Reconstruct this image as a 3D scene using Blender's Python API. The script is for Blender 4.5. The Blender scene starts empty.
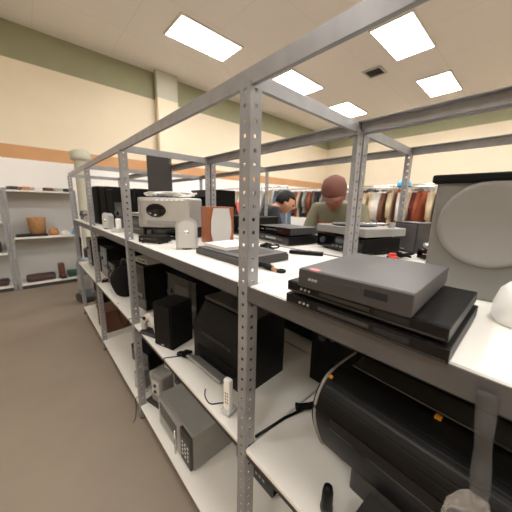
import bpy, bmesh, math, random
from mathutils import Vector, Matrix, Euler
R=math.radians; PI=math.pi
random.seed(7)
col=bpy.context.scene.collection
Z1,Z2,Z3=1.378,0.782,0.115      # shelf heights
LB,WD=1.22,0.638                # bay length, shelf depth
CEIL,YW,XW=4.60,6.0,9.6

# ---------------------------------------------------------------- materials
def mat(name,c,rough=.5,metal=0.,noise=0.,nscale=8.,bump=0.,bscale=60.,emit=0.,trans=0.,alpha=1.,coat=0.):
    m=bpy.data.materials.new(name); m.use_nodes=True
    nt=m.node_tree; b=nt.nodes['Principled BSDF']
    c4=(c[0],c[1],c[2],1)
    b.inputs['Base Color'].default_value=c4
    b.inputs['Roughness'].default_value=rough; b.inputs['Metallic'].default_value=metal
    b.inputs['Coat Weight'].default_value=coat
    if max(c)<.012: b.inputs['Specular IOR Level'].default_value=.2
    if trans: b.inputs['Transmission Weight'].default_value=trans
    if alpha<1: b.inputs['Alpha'].default_value=alpha
    tc=nt.nodes.new('ShaderNodeTexCoord')
    if noise:
        n=nt.nodes.new('ShaderNodeTexNoise'); n.inputs['Scale'].default_value=nscale; n.inputs['Detail'].default_value=6
        r=nt.nodes.new('ShaderNodeValToRGB')
        r.color_ramp.elements[0].position=.3; r.color_ramp.elements[1].position=.7
        r.color_ramp.elements[0].color=tuple(max(0,v*(1-noise)) for v in c)+(1,)
        r.color_ramp.elements[1].color=tuple(min(1,v*(1+noise)) for v in c)+(1,)
        nt.links.new(tc.outputs['Object'],n.inputs['Vector']); nt.links.new(n.outputs['Fac'],r.inputs['Fac'])
        nt.links.new(r.outputs['Color'],b.inputs['Base Color'])
    if bump:
        n2=nt.nodes.new('ShaderNodeTexNoise'); n2.inputs['Scale'].default_value=bscale
        bp=nt.nodes.new('ShaderNodeBump'); bp.inputs['Strength'].default_value=bump; bp.inputs['Distance'].default_value=.01
        nt.links.new(tc.outputs['Object'],n2.inputs['Vector']); nt.links.new(n2.outputs['Fac'],bp.inputs['Height'])
        nt.links.new(bp.outputs['Normal'],b.inputs['Normal'])
    if emit:
        b.inputs['Emission Color'].default_value=c4; b.inputs['Emission Strength'].default_value=emit
    return m
def sr(r,g,b):
    f=lambda v:((v/255+.055)/1.055)**2.4 if v>10 else v/255/12.92
    return (f(r),f(g),f(b))
M={}
M['floor']=mat('floor_vinyl',sr(136,123,108),.5,noise=.07,nscale=2.2,bump=.05)
M['cream']=mat('cream_paint',sr(236,222,196),.8,noise=.02,nscale=2,bump=.03)
M['green']=mat('sage_green_paint',sr(158,158,128),.8,noise=.03,nscale=3)
M['orange']=mat('tan_orange_paint',sr(208,158,112),.8,noise=.05,nscale=3)
M['white_wall']=mat('white_wall_paint',sr(245,242,238),.7)
M['pil']=mat('pale_sage_paint',sr(196,194,176),.8)
M['lamp']=mat('lamp_diffuser',(1,.985,.97),.5,emit=19)
M['lampframe']=mat('lamp_frame',sr(225,220,210),.6)
M['steel']=mat('grey_painted_steel',sr(146,145,146),.36,metal=.25,noise=.12,nscale=14,bump=.03)
M['steel_m']=mat('shaded_rail_steel',sr(96,94,94),.4,metal=.4,noise=.1,nscale=12)  # same grey paint as the posts, rail shade put into the colour
M['steel_d']=mat('dark_steel',sr(74,72,71),.45,metal=.5,noise=.1,nscale=12)  # darker steel; on the racks it holds the shade below shelves
M['board']=mat('white_melamine',sr(226,222,213),.42,noise=.03,nscale=6)
M['black']=mat('black_plastic',sr(9,9,9),.42,noise=.2,nscale=20,bump=.04)
M['black_g']=mat('glossy_black_plastic',sr(7,7,8),.15,coat=.4)
M['black_m']=mat('matte_black',sr(9,8,8),.8,bump=.1)
M['dgrey']=mat('dark_grey_plastic',sr(56,54,54),.5,noise=.1,nscale=10)
M['charc']=mat('charcoal_top',sr(78,75,75),.42,noise=.08,nscale=6)
M['grey']=mat('grey_plastic',sr(138,136,132),.5,noise=.05,nscale=10)
M['greybox']=mat('grey_cabinet',sr(122,119,114),.6,noise=.03,nscale=5)
M['greydisc']=mat('light_grey_disc',sr(136,133,129),.6)
M['lgrey']=mat('light_grey_plastic',sr(190,188,184),.5)
M['silver']=mat('silver_plastic',sr(176,174,172),.3,metal=.45)
M['chrome']=mat('chrome',sr(220,220,220),.12,metal=1)
M['white']=mat('white_plastic',sr(235,233,228),.35)
M['wood']=mat('cherry_wood',sr(152,88,56),.4,noise=.18,nscale=5)
M['brown']=mat('brown_wood',sr(96,60,42),.55,noise=.2,nscale=6)
M['dbrown']=mat('dark_brown',sr(66,46,40),.65,noise=.25,nscale=12)
M['wicker']=mat('wicker',sr(184,136,92),.7,noise=.25,nscale=40,bump=.4,bscale=90)
M['glass']=mat('dark_teal_glass',sr(50,60,62),.1,coat=.5)
M['disp']=mat('display_glass',sr(20,26,34),.08,coat=.5)
M['pink']=mat('pink_sticker',sr(232,140,138),.6)
M['red']=mat('red_plastic',sr(205,70,60),.4)
M['cyan']=mat('cyan_plastic',sr(40,160,210),.4)
M['amber']=mat('amber_plastic',sr(225,150,40),.4)
M['tan']=mat('tan_plastic',sr(180,125,80),.5)
M['blueg']=mat('blue_grey_plastic',sr(120,132,142),.4)
M['dgreen']=mat('dark_green_fabric',sr(50,84,66),.8)
M['clear']=mat('clear_plastic',(.9,.9,.9),.12,trans=.9,alpha=.6)
M['strap']=mat('grey_strap_plastic',sr(92,92,92),.35,alpha=.45)
M['skin1']=mat('tan_skin',sr(205,150,120),.55); M['skin2']=mat('brown_skin',sr(140,84,62),.55)
M['hair']=mat('dark_hair',sr(28,22,20),.6,bump=.5,bscale=150)
M['cap']=mat('reddish_brown_cap',sr(104,62,50),.8,noise=.1)
M['shirtb']=mat('black_cotton',sr(26,27,30),.85,bump=.2); M['shirto']=mat('olive_cotton',sr(112,108,86),.85,bump=.2)
M['denim']=mat('denim',sr(52,62,84),.85)

# ---------------------------------------------------------------- helpers
def tag(o,label=None,cat=None,group=None,kind=None):
    if label:o['label']=label
    if cat:o['category']=cat
    if group:o['group']=group
    if kind:o['kind']=kind
    return o
def thing(name,label,cat,loc,rz=0,group=None,rx=0,ry=0):
    o=bpy.data.objects.new(name,None); col.objects.link(o); o.empty_display_size=.05
    o.location=loc; o.rotation_euler=(rx,ry,rz); return tag(o,label,cat,group)
def obj(name,bm,m,parent=None,smooth=False,label=None):
    me=bpy.data.meshes.new(name); bmesh.ops.recalc_face_normals(bm,faces=bm.faces); bm.to_mesh(me); bm.free()
    if smooth:
        for p in me.polygons:p.use_smooth=True
    me.materials.append(M[m] if isinstance(m,str) else m)
    o=bpy.data.objects.new(name,me); col.objects.link(o)
    if parent:o.parent=parent
    if label:o['label']=label
    return o
def NB(): return bmesh.new()
def box(bm,a,b,bev=0,seg=2,M4=None):
    vs=[bm.verts.new((x,y,z)) for x in (a[0],b[0]) for y in (a[1],b[1]) for z in (a[2],b[2])]
    fs=[bm.faces.new([vs[i] for i in q]) for q in ((0,1,3,2),(4,6,7,5),(0,4,5,1),(2,3,7,6),(0,2,6,4),(1,5,7,3))]
    if M4: bmesh.ops.transform(bm,matrix=M4,verts=vs)
    if bev:
        es=list({e for f in fs for e in f.edges})
        bmesh.ops.bevel(bm,geom=es,offset=bev,segments=seg,affect='EDGES',profile=.6)
    return bm
def lathe(bm,prof,n=24,M4=None):
    rings=[]
    for r,z in prof:
        rings.append([bm.verts.new((r*math.cos(2*PI*i/n),r*math.sin(2*PI*i/n),z)) for i in range(n)] if r>1e-6 else [bm.verts.new((0,0,z))])
    for A,B in zip(rings,rings[1:]):
        for i in range(n):
            j=(i+1)%n
            if len(A)==1 and len(B)==1: continue
            if len(A)==1: bm.faces.new((A[0],B[i],B[j]))
            elif len(B)==1: bm.faces.new((A[i],A[j],B[0]))
            else: bm.faces.new((A[i],A[j],B[j],B[i]))
    if M4: bmesh.ops.transform(bm,matrix=M4,verts=[v for r_ in rings for v in r_])
    return bm
def tube(bm,pts,r,n=8):
    pts=[Vector(p) for p in pts]; rings=[]
    for i,p in enumerate(pts):
        d=(pts[min(i+1,len(pts)-1)]-pts[max(i-1,0)]).normalized()
        a=d.cross(Vector((0,0,1)));
        if a.length<.05:a=d.cross(Vector((1,0,0)))
        a.normalize(); b=d.cross(a)
        rr=r[i] if isinstance(r,(list,tuple)) else r
        rings.append([bm.verts.new(p+a*rr*math.cos(2*PI*k/n)+b*rr*math.sin(2*PI*k/n)) for k in range(n)])
    for A,B in zip(rings,rings[1:]):
        for k in range(n): bm.faces.new((A[k],A[(k+1)%n],B[(k+1)%n],B[k]))
    bm.faces.new(rings[0]); bm.faces.new(rings[-1]); return bm
def prism(bm,pts,z0,z1,bev=0,M4=None):   # polygon in xy extruded in z
    lo=[bm.verts.new((x,y,z0)) for x,y in pts]; hi=[bm.verts.new((x,y,z1)) for x,y in pts]
    n=len(pts); fs=[bm.faces.new(lo),bm.faces.new(hi)]+[bm.faces.new((lo[i],lo[(i+1)%n],hi[(i+1)%n],hi[i])) for i in range(n)]
    if M4: bmesh.ops.transform(bm,matrix=M4,verts=lo+hi)
    if bev: bmesh.ops.bevel(bm,geom=list({e for f in fs for e in f.edges}),offset=bev,segments=2,affect='EDGES')
    return bm
def bx(name,a,b,m,parent=None,bev=0,label=None): return obj(name,box(NB(),a,b,bev),m,parent,label=label)
TX=Matrix.Rotation(-PI/2,4,'Y')     # lathe axis z -> -x (front)
def T(x,y,z): return Matrix.Translation((x,y,z))
def copy_tree(o,parent=None):
    c=o.copy(); col.objects.link(c); c.parent=parent
    for ch in list(o.children): copy_tree(ch,c)
    return c
def smoothcurve(pts,k=6):
    P=[Vector(p) for p in pts]; out=[]
    for i in range(len(P)-1):
        p0=P[max(i-1,0)];p1=P[i];p2=P[i+1];p3=P[min(i+2,len(P)-1)]
        for j in range(k):
            t=j/k; out.append(.5*((2*p1)+(p2-p0)*t+(2*p0-5*p1+4*p2-p3)*t*t+(3*p1-p0-3*p2+p3)*t**3))
    out.append(P[-1]); return out

# ---------------------------------------------------------------- setting
def struct(name,a,b,m): return tag(bx(name,a,b,m),kind='structure')
X0,Y0=-5.0,-6.0
struct('floor',(X0,Y0,-.1),(XW,YW,0),'floor')
# ceiling: tiles in a fine grid
def ceil_mat():
    m=mat('ceiling_panels',sr(238,232,226),.85,noise=.02,nscale=1.5); nt=m.node_tree; b=nt.nodes['Principled BSDF']
    tc=nt.nodes['Texture Coordinate']; br=nt.nodes.new('ShaderNodeTexBrick')
    br.offset=0; br.inputs['Scale'].default_value=1; br.inputs['Brick Width'].default_value=1.22; br.inputs['Row Height'].default_value=1.22
    br.inputs['Mortar Size'].default_value=.006; br.inputs['Mortar Smooth'].default_value=.6
    c=sr(238,232,226); br.inputs['Color1'].default_value=(*c,1); br.inputs['Color2'].default_value=(*c,1); br.inputs['Mortar'].default_value=(c[0]*.86,c[1]*.86,c[2]*.86,1)
    nt.links.new(tc.outputs['Object'],br.inputs['Vector']); nt.links.new(br.outputs['Color'],b.inputs['Base Color']); return m
M['ceil']=ceil_mat()
struct('ceiling',(X0,Y0,CEIL),(XW,YW,CEIL+.1),'ceil')
def bands(name,axis,pos,lo,hi,bs):
    # one wall mesh with several painted bands
    bm=NB(); mats=[]
    for i,(z0,z1,m) in enumerate(bs):
        n0=len(bm.faces)
        if axis=='y': box(bm,(lo,pos,z0),(hi,pos+.12,z1))
        else: box(bm,(pos,lo,z0),(pos+.12,hi,z1))
        bm.faces.ensure_lookup_table()
        for f in bm.faces[n0:]: f.material_index=i
        mats.append(M[m])
    me=bpy.data.meshes.new(name); bm.to_mesh(me); bm.free()
    for m in mats: me.materials.append(m)
    o=bpy.data.objects.new(name,me); col.objects.link(o); tag(o,kind='structure'); return o
bands('wall_back','y',YW,X0,XW,[(0,2.36,'white_wall'),(2.36,2.60,'orange'),(2.60,4.02,'cream'),(4.02,CEIL,'green')])
bands('wall_right','x',XW,Y0,YW,[(0,2.0,'white_wall'),(2.0,4.02,'cream'),(4.02,CEIL,'green')])
bands('wall_left','x',X0-.12,Y0,YW,[(0,2.36,'cream'),(2.36,2.60,'orange'),(2.60,CEIL,'cream')])  # unseen wall, closes the room and was added for bounce light
bands('wall_front','y',Y0-.12,X0,XW,[(0,4.02,'cream'),(4.02,CEIL,'green')])  # unseen too, added to bounce light back
bands('trim_1','y',YW-.22,2.12,2.62,[(0,2.36,'white_wall'),(2.36,2.60,'orange'),(2.60,4.02,'cream'),(4.02,CEIL,'pil')])
for n,a,b in (('baseboard_back',(X0,YW-.015,0),(XW,YW,.1)),('baseboard_right',(XW-.015,Y0,0),(XW,YW-.015,.1))):
    struct(n,a,b,'dgrey')
def make_light(x,y,label):
    t=thing('ceiling_light',label,'ceiling light',(x,y,CEIL-.03),group='recessed ceiling lights')
    bm=NB(); w,d=.61,.32
    for a,b in (((-w-.03,-d-.03,0),(w+.03,-d,.03)),((-w-.03,d,0),(w+.03,d+.03,.03)),((-w-.03,-d,0),(-w,d,.03)),((w,-d,0),(w+.03,d,.03))): box(bm,a,b)
    obj('frame',bm,'lampframe',t)
    bx('diffuser',(-w,-d,.004),(w,d,.02),'lamp',t); return t
vis={(1,1):'leftmost ceiling light panel, above the aisle side of the cream wall',(2,0):'largest bright light panel, at the top right near the ceiling vent',
(2,1):'light panel seen just right of the top of the nearest rack post',(3,0):'rightmost ceiling light panel, right of the ceiling vent',(3,1):'smallest and farthest ceiling light panel, above the cross rail'}
for i,x in enumerate((-.1,2.38,4.92,7.42)):
    for j,y in enumerate((1.55,3.95)):
        if (i,j)==(0,1): continue
        make_light(x,y+(.15 if i==1 and j==1 else 0),vis.get((i,j),'unseen ceiling light panel added directly over the near end of the racks'))  # default label is for unseen grid panels, added for illumination
for x in (-2.6,-.1,2.38,4.92,7.42):
    for y in (-.9,-3.3): make_light(x,y,'unseen ceiling light panel added further back over the shop floor, behind the photographer')  # unseen panels carrying the grid on, added for illumination
make_light(-2.9,1.6,'unseen ceiling light panel added over the open floor left of the aisle')  # another unseen panel, added for illumination
t=thing('ceiling_vent','small dark square ceiling vent between the two right-hand light panels','vent',(5.72,2.40,CEIL-.025))
bm=NB(); 
for a,b in (((-.2,-.2,0),(.2,-.16,.02)),((-.2,.16,0),(.2,.2,.02)),((-.2,-.16,0),(-.16,.16,.02)),((.16,-.16,0),(.2,.16,.02))): box(bm,a,b)
obj('frame',bm,'lgrey',t); bm=NB()
for k in range(7): box(bm,(-.16,-.14+k*.045,.002),(.16,-.125+k*.045,.02))
obj('slats',bm,'dgrey',t); bx('backing',(-.16,-.16,.02),(.16,.16,.024),'black_m',t)

# ---------------------------------------------------------------- steel racks
def flange(bm,L,w,axis,sy=1,t=.002):
    """slotted strip from z=0..L; axis 'x' or 'y' gives the width direction"""
    cell=.038; n=int(L/cell); vs={}
    xs=[0,w*.34,w*.60,w]
    def V(i,z):
        k=(i,round(z,5))
        if k not in vs: vs[k]=(bm.verts.new((xs[i]*sy,0,z)) if axis=='x' else bm.verts.new((0,xs[i]*sy,z)))
        return vs[k]
    fs=[]
    for c in range(n):
        z=[c*cell,c*cell+.014,c*cell+.024,(c+1)*cell]
        for a in range(3):
            for b in range(3):
                if a==1 and b==1: continue
                fs.append(bm.faces.new((V(a,z[b]),V(a+1,z[b]),V(a+1,z[b+1]),V(a,z[b+1]))))
    return bm
def post_mesh(H):
    bm=NB(); w=.042
    flange(bm,H,w,'x'); flange(bm,H,w,'y')
    me=bpy.data.meshes.new('post'); bmesh.ops.remove_doubles(bm,verts=bm.verts,dist=1e-5); bm.to_mesh(me); bm.free(); me.materials.append(M['steel']); return me
HP=1.97
PM=post_mesh(HP)
def post(parent,x,y,sx,sy,label=None):
    o=bpy.data.objects.new('post',PM); col.objects.link(o); o.parent=parent; o.location=(x,y,0); 
    rz={(1,1):0,(-1,1):PI/2,(-1,-1):PI,(1,-1):-PI/2}[(sx,sy)]; o.rotation_euler=(0,0,rz)
    md=o.modifiers.new('thickness','SOLIDIFY'); md.thickness=.0025; md.offset=0
    f=bx('foot',(0,0,0),(.05,.05,.006),'black',o); f.location=(-.004,-.004,0)
    return o
def lrail(parent,a,b,zt,h,side,mt='steel',name='rail'):
    """angle rail along y (a,b = y range at x) or x; vertical web plus a horizontal lip, rolled corner"""
    bm=NB(); (x0,y0),(x1,y1)=a,b; t=.003
    if abs(x1-x0)<1e-6:
        box(bm,(x0-t/2,y0,zt-h),(x0+t/2,y1,zt)); box(bm,(x0,y0,zt-t),(x0+side*.032,y1,zt)) ; box(bm,(x0,y0,zt-h),(x0+side*.012,y1,zt-h+t))
    else:
        box(bm,(x0,y0-t/2,zt-h),(x1,y0+t/2,zt)); box(bm,(x0,y0,zt-t),(x1,y0+side*.032,zt)); box(bm,(x0,y0,zt-h),(x1,y0+side*.012,zt-h+t))
    return obj(name,bm,mt,parent)
def rack(name,label,x0,ys,near):
    t=thing(name,label,'shelving unit',(x0,0,0),group='slotted steel racks in the middle of the shop')
    W=WD
    for y in ys:
        sy=1
        post(t,.0,y,1,1); post(t,W,y,-1,1)
        lrail(t,(.006,y+.006),(W-.006,y+.006),HP-.004,.04,1,name='cross_rail')
    for y0,y1 in zip(ys,ys[1:]):
        for x,s in ((.005,1),(W-.005,-1)):
            lrail(t,(x,y0+.004),(x,y1+.004),HP,.042,s,name='top_rail')
        for z in (Z1,Z2,Z3):
            g=.046
            # board notched round the posts
            e=.003; bw=.046
            x_a,x_b=(.006,W-.006) if z==Z1 else (.0,W)
            pts=[(bw,y0+e),(W-bw,y0+e),(W-bw,y0+bw),(x_b,y0+bw),(x_b,y1-e),(x_a,y1-e),(x_a,y0+bw),(bw,y0+bw)]
            obj('shelf_board',prism(NB(),pts,z-.018,z,.0025),'board',t)
            for x,s in ((-.001 if z==Z1 else .009,1),(W+.001 if z==Z1 else W-.009,-1)):
                bm=NB(); h=.050 if z==Z1 else .03; zt=z-.001 if z==Z1 else z-.019
                a,b=sorted((x,x+s*.003)); box(bm,(a,y0+.05,zt-h),(b,y1-.002,zt))
                a,b=sorted((x,x+s*.02)); box(bm,(a,y0+.05,zt-h),(b,y1-.002,zt-h+.003))
                obj('shelf_rail',bm,'steel_m' if z==Z1 else 'steel_d',t)
            for q in (y0+.012,): 
                bm=NB(); box(bm,(.05,y0+.004,z-.045),(W-.05,y0+.007,z-.019)); obj('shelf_brace',bm,'steel_d',t)
    return t
ys=[-LB,0,LB,2*LB,3*LB]
rack('steel_rack','long grey slotted steel rack with white shelves along the aisle, nearest the camera',0,ys,True)
rack('steel_rack','grey slotted steel rack standing behind the near one, back to back with it',WD+.013,ys,False)

# ---------------------------------------------------------------- goods builders (front faces -x)
def feet(t,w,d,r=.008,h=.006,m='black_m'):
    for sx in (.15,.85):
        for sy in (.12,.88): obj('foot',lathe(NB(),[(0,0),(r,0),(r,h),(0,h)],10,T(d*sx,w*sy-w/2,0)),m,t)
def player(label,loc,w,d,h,rz=0,case='black',face='black_g',strip=None,cat='player',name='dvd_player',group=None):
    t=thing(name,label,cat,loc,rz,group); feet(t,w,d)
    bx('case',(.006,-w/2,.006),(d,w/2,h),case,t,.0018)
    bx('front_panel',(0,-w/2,.006),(.006,w/2,h-.001),face,t,.0012)
    z=(h+.006)/2
    bx('disc_tray',(-.0015,-w*.12,z-.002),(.0,w*.22,z+h*.18),'dgrey' if not strip else strip,t)
    bx('display',(-.001,-w*.33,z-.004),(.0,-w*.15,z+h*.2),'disp',t)
    for k in range(3): obj('button',lathe(NB(),[(0,0),(.003,0),(.003,.0025),(0,.003)],10,T(0,w*.3+k*.012*w/.35,z)@TX),'silver',t)
    if strip: bx('trim_strip',(-.0008,-w/2+.004,.0085),(0,w/2-.004,.0105),strip,t)
    return t
def speaker(label,loc,w,d,h,rz=0,cab='black',gr='black_m',cat='speaker',taper=0,group=None):
    t=thing('speaker',label,cat,loc,rz,group)
    bx('cabinet',(.008,-w/2,0),(d,w/2,h),cab,t,.003)
    bx('grille',(0,-w/2+.008,.01),(.008,w/2-.008,h-.01),gr,t,.003)
    bx('badge',(-.0012,-.012,.016),(0,.012,.022),'silver',t)
    return t
def receiver(label,loc,w,d,h,rz=0,case='black',face='black_g',cat='stereo receiver',group=None,name='stereo_receiver'):
    t=thing(name,label,cat,loc,rz,group); feet(t,w,d,.012,.01)
    bm=box(NB(),(.01,-w/2,.01),(d,w/2,h),.003)
    for k in range(9): box(bm,(d*.3,-w*.35+k*w*.08,h),(d*.8,-w*.33+k*w*.08,h+.0015))
    obj('case',bm,case,t); bx('front_panel',(0,-w/2,.01),(.01,w/2,h-.002),face,t,.002)
    bx('display',(-.001,-w*.3,h*.6),(0,w*.15,h*.82),'disp',t)
    obj('volume_knob',lathe(NB(),[(0,0),(.018,0),(.017,.014),(0,.015)],20,T(0,w*.33,h*.6)@TX),'dgrey',t)
    for k in range(5): bx('button',(-.002,-w*.3+k*w*.09,h*.3),(0,-w*.25+k*w*.09,h*.38),'grey',t)
    return t
def monitor(label,loc,w,h,rz=0,tilt=0,case='dgrey',scr='black_g'):
    t=thing('flat_monitor',label,'monitor',loc,rz)
    obj('base',lathe(NB(),[(0,0),(.09,0),(.09,.008),(.03,.016),(0,.016)],24),'dgrey',t)
    bx('stand',(.0,-.02,.014),(.02,.02,.09),case,t,.004)
    bx('bezel',(-.02,-w/2,.06),(.012,w/2,.06+h),case,t,.004)
    bx('screen',(-.0212,-w/2+.014,.075),(-.02,w/2-.014,.05+h),scr,t); return t

# ---------------------------------------------------------------- upper shelf of the near rack
# near bay: two thin players with a wider one over them
player('lowest thin black DVD player of the stack on the nearest upper shelf',(-.018,-.335,Z1),.33,.27,.032,strip='dgrey')
player('middle black DVD player in the stack of three on the nearest upper shelf',(-.014,-.332,Z1+.0325),.325,.265,.030,strip='dgrey')
t=player('dark grey player with a pink sticker topping the nearest stack',(-.040,-.335,Z1+.063),.222,.285,.046,rz=R(2),case='charc',face='dgrey')
obj('sticker',prism(NB(),[(.012+.008*math.cos(a*PI/8),.078+.013*math.sin(a*PI/8)) for a in range(16)],.046,.0464),'pink',t)
# big grey box with a round grille and black lid
t=thing('subwoofer','large grey box speaker with a big round grille and black lid, right edge','speaker',(.40,-.352,Z1),R(5))
bm=box(NB(),(0,-.36,0),(.22,0,.312),.008); obj('cabinet',bm,'greybox',t)
bx('lid',(-.012,-.372,.312),(.225,.012,.334),'black_m',t,.006)
bm=lathe(NB(),[(.113,0),(.113,.006),(.105,.010),(.098,.006),(0,.009)],48,T(0,-.128,.205)@TX); obj('round_grille',bm,'greydisc',t,True)
# white squat kettle at the right edge
t=thing('white_jug','white rounded plastic jug at the right edge of the nearest upper shelf','jug',(.29,-.575,Z1),R(180))
t.scale=(1.2,1.2,1.35)
obj('body',lathe(NB(),[(0,0),(.040,0),(.046,.01),(.047,.03),(.040,.055),(.030,.066),(0,.072)],32),'white',t,True)
obj('lid_knob',lathe(NB(),[(.01,.068),(.012,.078),(.016,.083),(.012,.09),(0,.092)],20),'lgrey',t,True)
bm=tube(NB(),smoothcurve([(.0,.042,.02),(.0,.070,.025),(.0,.074,.045),(.0,.040,.052)]),.006); obj('handle',bm,'white',t,True)

# small black things on the white shelf right of the near post
t=thing('handheld_gadget','black handheld gadget with tan joint and ring end, right of the nearest post','gadget',(.16,.10,Z1),R(-40))
bm=tube(NB(),smoothcurve([(-.02,.06,.012),(0,.045,.014),(.02,.02,.014),(.035,.0,.010)]),[.008]*3+[.012]*6+[.014]*5+[.011]*5); obj('grip',bm,'black',t,True)
bm=tube(NB(),[(.035,0,.010),(.048,-.008,.009),(.055,-.012,.008)],[.009,.006,.005]); obj('joint',bm,'tan',t,True)
bm=tube(NB(),[(.066+.013*math.cos(a*PI/8),-.020+.013*math.sin(a*PI/8),.0065) for a in range(17)],.0055); obj('ring_head',bm,'black',t,True)
t=thing('remote_control','slim black remote lying on the white shelf between stack and rear electronics','remote control',(.56,.20,Z1),R(-62))
bx('body',(-.085,-.020,0),(.085,.020,.018),'black',t,.006)
for k in range(9): bx('button',(-.05+(k//3)*.03,-.013+(k%3)*.010,.018),(-.038+(k//3)*.03,-.007+(k%3)*.010,.0195),'dgrey',t)

# left of the near post, upper shelf
t=thing('tray','flat black-sided tray device with a pale top, beside the nearest post','scanner',(.13,.36,Z1),R(0))
bx('body',(0,-.19,0),(.26,.19,.028),'dgrey',t,.005); bx('lid',(.01,-.185,.028),(.255,.185,.036),'charc',t,.003); bx('glass_bed',(.05,-.15,.036),(.21,.12,.037),'dgrey',t)
t=thing('book','pale flat booklet lying on the black tray device','booklet',(.27,.44,Z1+.0375),R(0)); 
bx('pages',(-.10,-.09,0),(.07,.09,.014),'white',t,.001); bx('cover',(-.102,-.092,.014),(.072,.092,.016),'white',t,.0005)
# silver little speaker
def tower(label,loc,w,d,h,rz,m='silver'):
    t=thing('desktop_speaker',label,'speaker',loc,rz)
    pts=[(-w/2,0),(w/2,0),(w/2,h*.78)]+[(w/2*math.cos(a*PI/12),h*.78+h*.22*math.sin(a*PI/12)) for a in range(1,12)]+[(-w/2,h*.78)]
    rot=Matrix(((0,0,1,0),(1,0,0,0),(0,1,0,0),(0,0,0,1)))
    obj('shell',prism(NB(),pts,0.012,d,.006,rot),m,t,False)
    p2=[(x*.82,h*.08+z*.84) for x,z in pts]; obj('grille',prism(NB(),p2,.004,.012,.002,rot),'lgrey',t)
    obj('driver_cap',lathe(NB(),[(.0,.006),(.012,.004),(.014,0)],16,T(.004,0,h*.55)@TX),'chrome',t,True)
    obj('foot',lathe(NB(),[(0,0),(w*.45,0),(w*.45,.006),(0,.008)],24,T(d*.5,0,0)@Matrix.Scale(1,4)),'black',t)
    return t
tower('small silver arched desktop speaker beside the wooden speaker, upper shelf',(.14,.66,Z1),.10,.10,.165,R(62))
t=speaker('cherry wood bookshelf speaker with pale grey tapered grille',(.40,.70,Z1+.0),.165,.17,.205,R(72),'wood','wood'); t.scale=(1,1,1.1); t.location.x=.385
bpy.data.objects.remove([c for c in t.children if c.name.startswith('grille')][0])
rot=Matrix(((0,0,1,0),(1,0,0,0),(0,1,0,0),(0,0,0,1)))
obj('grille',prism(NB(),[(-.045,.012),(.045,.012),(.060,.07),(.058,.13),(.045,.195),(-.045,.195),(-.058,.13),(-.060,.07)],-.006,.004,.003,rot),'lgrey',t,label='pale grey cloth grille')
# boombox on a black base
t=receiver('black receiver under the big silver boombox, upper shelf',(.20,1.10,Z1),.34,.28,.075,R(30))
t=thing('boombox','big silver-grey boombox with a dark oval window, wires heaped on top','stereo',(.20,1.10,Z1+.077),R(36))
obj('case',box(NB(),(.0,-.19,0),(.20,.19,.20),.016,3),'silver',t)
bm=lathe(NB(),[(.072,0),(.072,.005),(.062,.010),(.058,.003),(0,.003)],40,T(0,.05,.115)@TX@Matrix.Diagonal((.62,1,1,1))); obj('oval_window',bm,'black_g',t,True)
bx('control_strip',(-.004,-.165,.175),(0,.165,.192),'lgrey',t,.001)
for k in range(6): bx('button',(-.008,-.15+k*.035,.178),(-.004,-.13+k*.035,.188),'white',t)
bx('cassette_door',(-.005,-.12,.02),(0,.12,.05),'grey',t,.002)
for k in range(5):
    random.seed(40+k); q=[(random.uniform(.02,.17),random.uniform(-.18,.18),.006+random.uniform(0,.03)) for _ in range(7)]
    o=obj('cable_bundle',tube(NB(),smoothcurve(q),.0055),'lgrey' if k%2 else 'white',None,True); o.location=Vector((.20,1.10,Z1+.279)); o.rotation_euler=(0,0,R(36))
    tag(o,['pale cable coiled on top of the silver boombox','white cable looped over the silver boombox'][1-k%2],'cable','loose cables on the boombox')
# tall dark panel
t=monitor('tall dark grey flat panel standing up behind the boombox, reaching the top rail',(.52,1.50,Z1),.20,.30,R(30),scr='dgrey'); 
t.location=(.50,1.86,Z1); 
for c in t.children:
    if c.name.startswith('bezel'): pass
t.scale=(1.3,1.22,1.9)
receiver('black stereo receiver behind the boombox, upper shelf',(.40,1.53,Z1),.30,.20,.22,R(8))
# tall black tower speakers further on
speaker('left one of the tall black tower speakers by the far posts',(.10,2.64,Z1),.17,.2,.40,R(8),group='tall black speakers')
speaker('middle one of the tall black tower speakers by the far posts',(.12,2.40,Z1),.16,.2,.39,R(8),group='tall black speakers')
speaker('right and shorter one of the tall black speakers by the far posts',(.14,2.20,Z1),.15,.2,.36,R(8),group='tall black speakers')
tower('little pale desktop speaker standing before the tall black speakers',(.04,2.02,Z1),.08,.07,.14,R(20),'lgrey')
tower('thin silver speaker at the far end of the upper shelf beside the post',(.05,2.82,Z1),.07,.07,.24,R(10))
receiver('black cassette deck behind the second post, upper shelf',(.14,1.50,Z1),.24,.17,.13,R(10),group=None)
player('silver player lying on the black cassette deck, second post',(.15,1.50,Z1+.133),.23,.16,.03,R(10),case='lgrey',face='silver')
t=thing('cordless_phone','white cordless phone on its cradle by the second post','phone',(.06,1.72,Z1),R(20))
bx('cradle',(-.02,-.05,0),(.06,.04,.03),'lgrey',t,.008); bx('handset',(0,-.03,.028),(.03,.01,.11),'white',t,.01)
for k,(x,y) in enumerate(((.06,3.05),(.30,2.95),(.07,3.34),(.34,3.35))):
    receiver(['grey boxy stereo at the far end of the upper shelf, front row','black stereo set behind the thin silver speaker at the far end','low dark stereo closest to the far end post','dark stereo in the far back corner of the upper shelf'][k],(x,y,Z1),.22,.2,.12+.05*(k%2),R(5),case=['grey','black','black','dgrey'][k],face=['silver','black_g','dgrey','black'][k])


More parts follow.
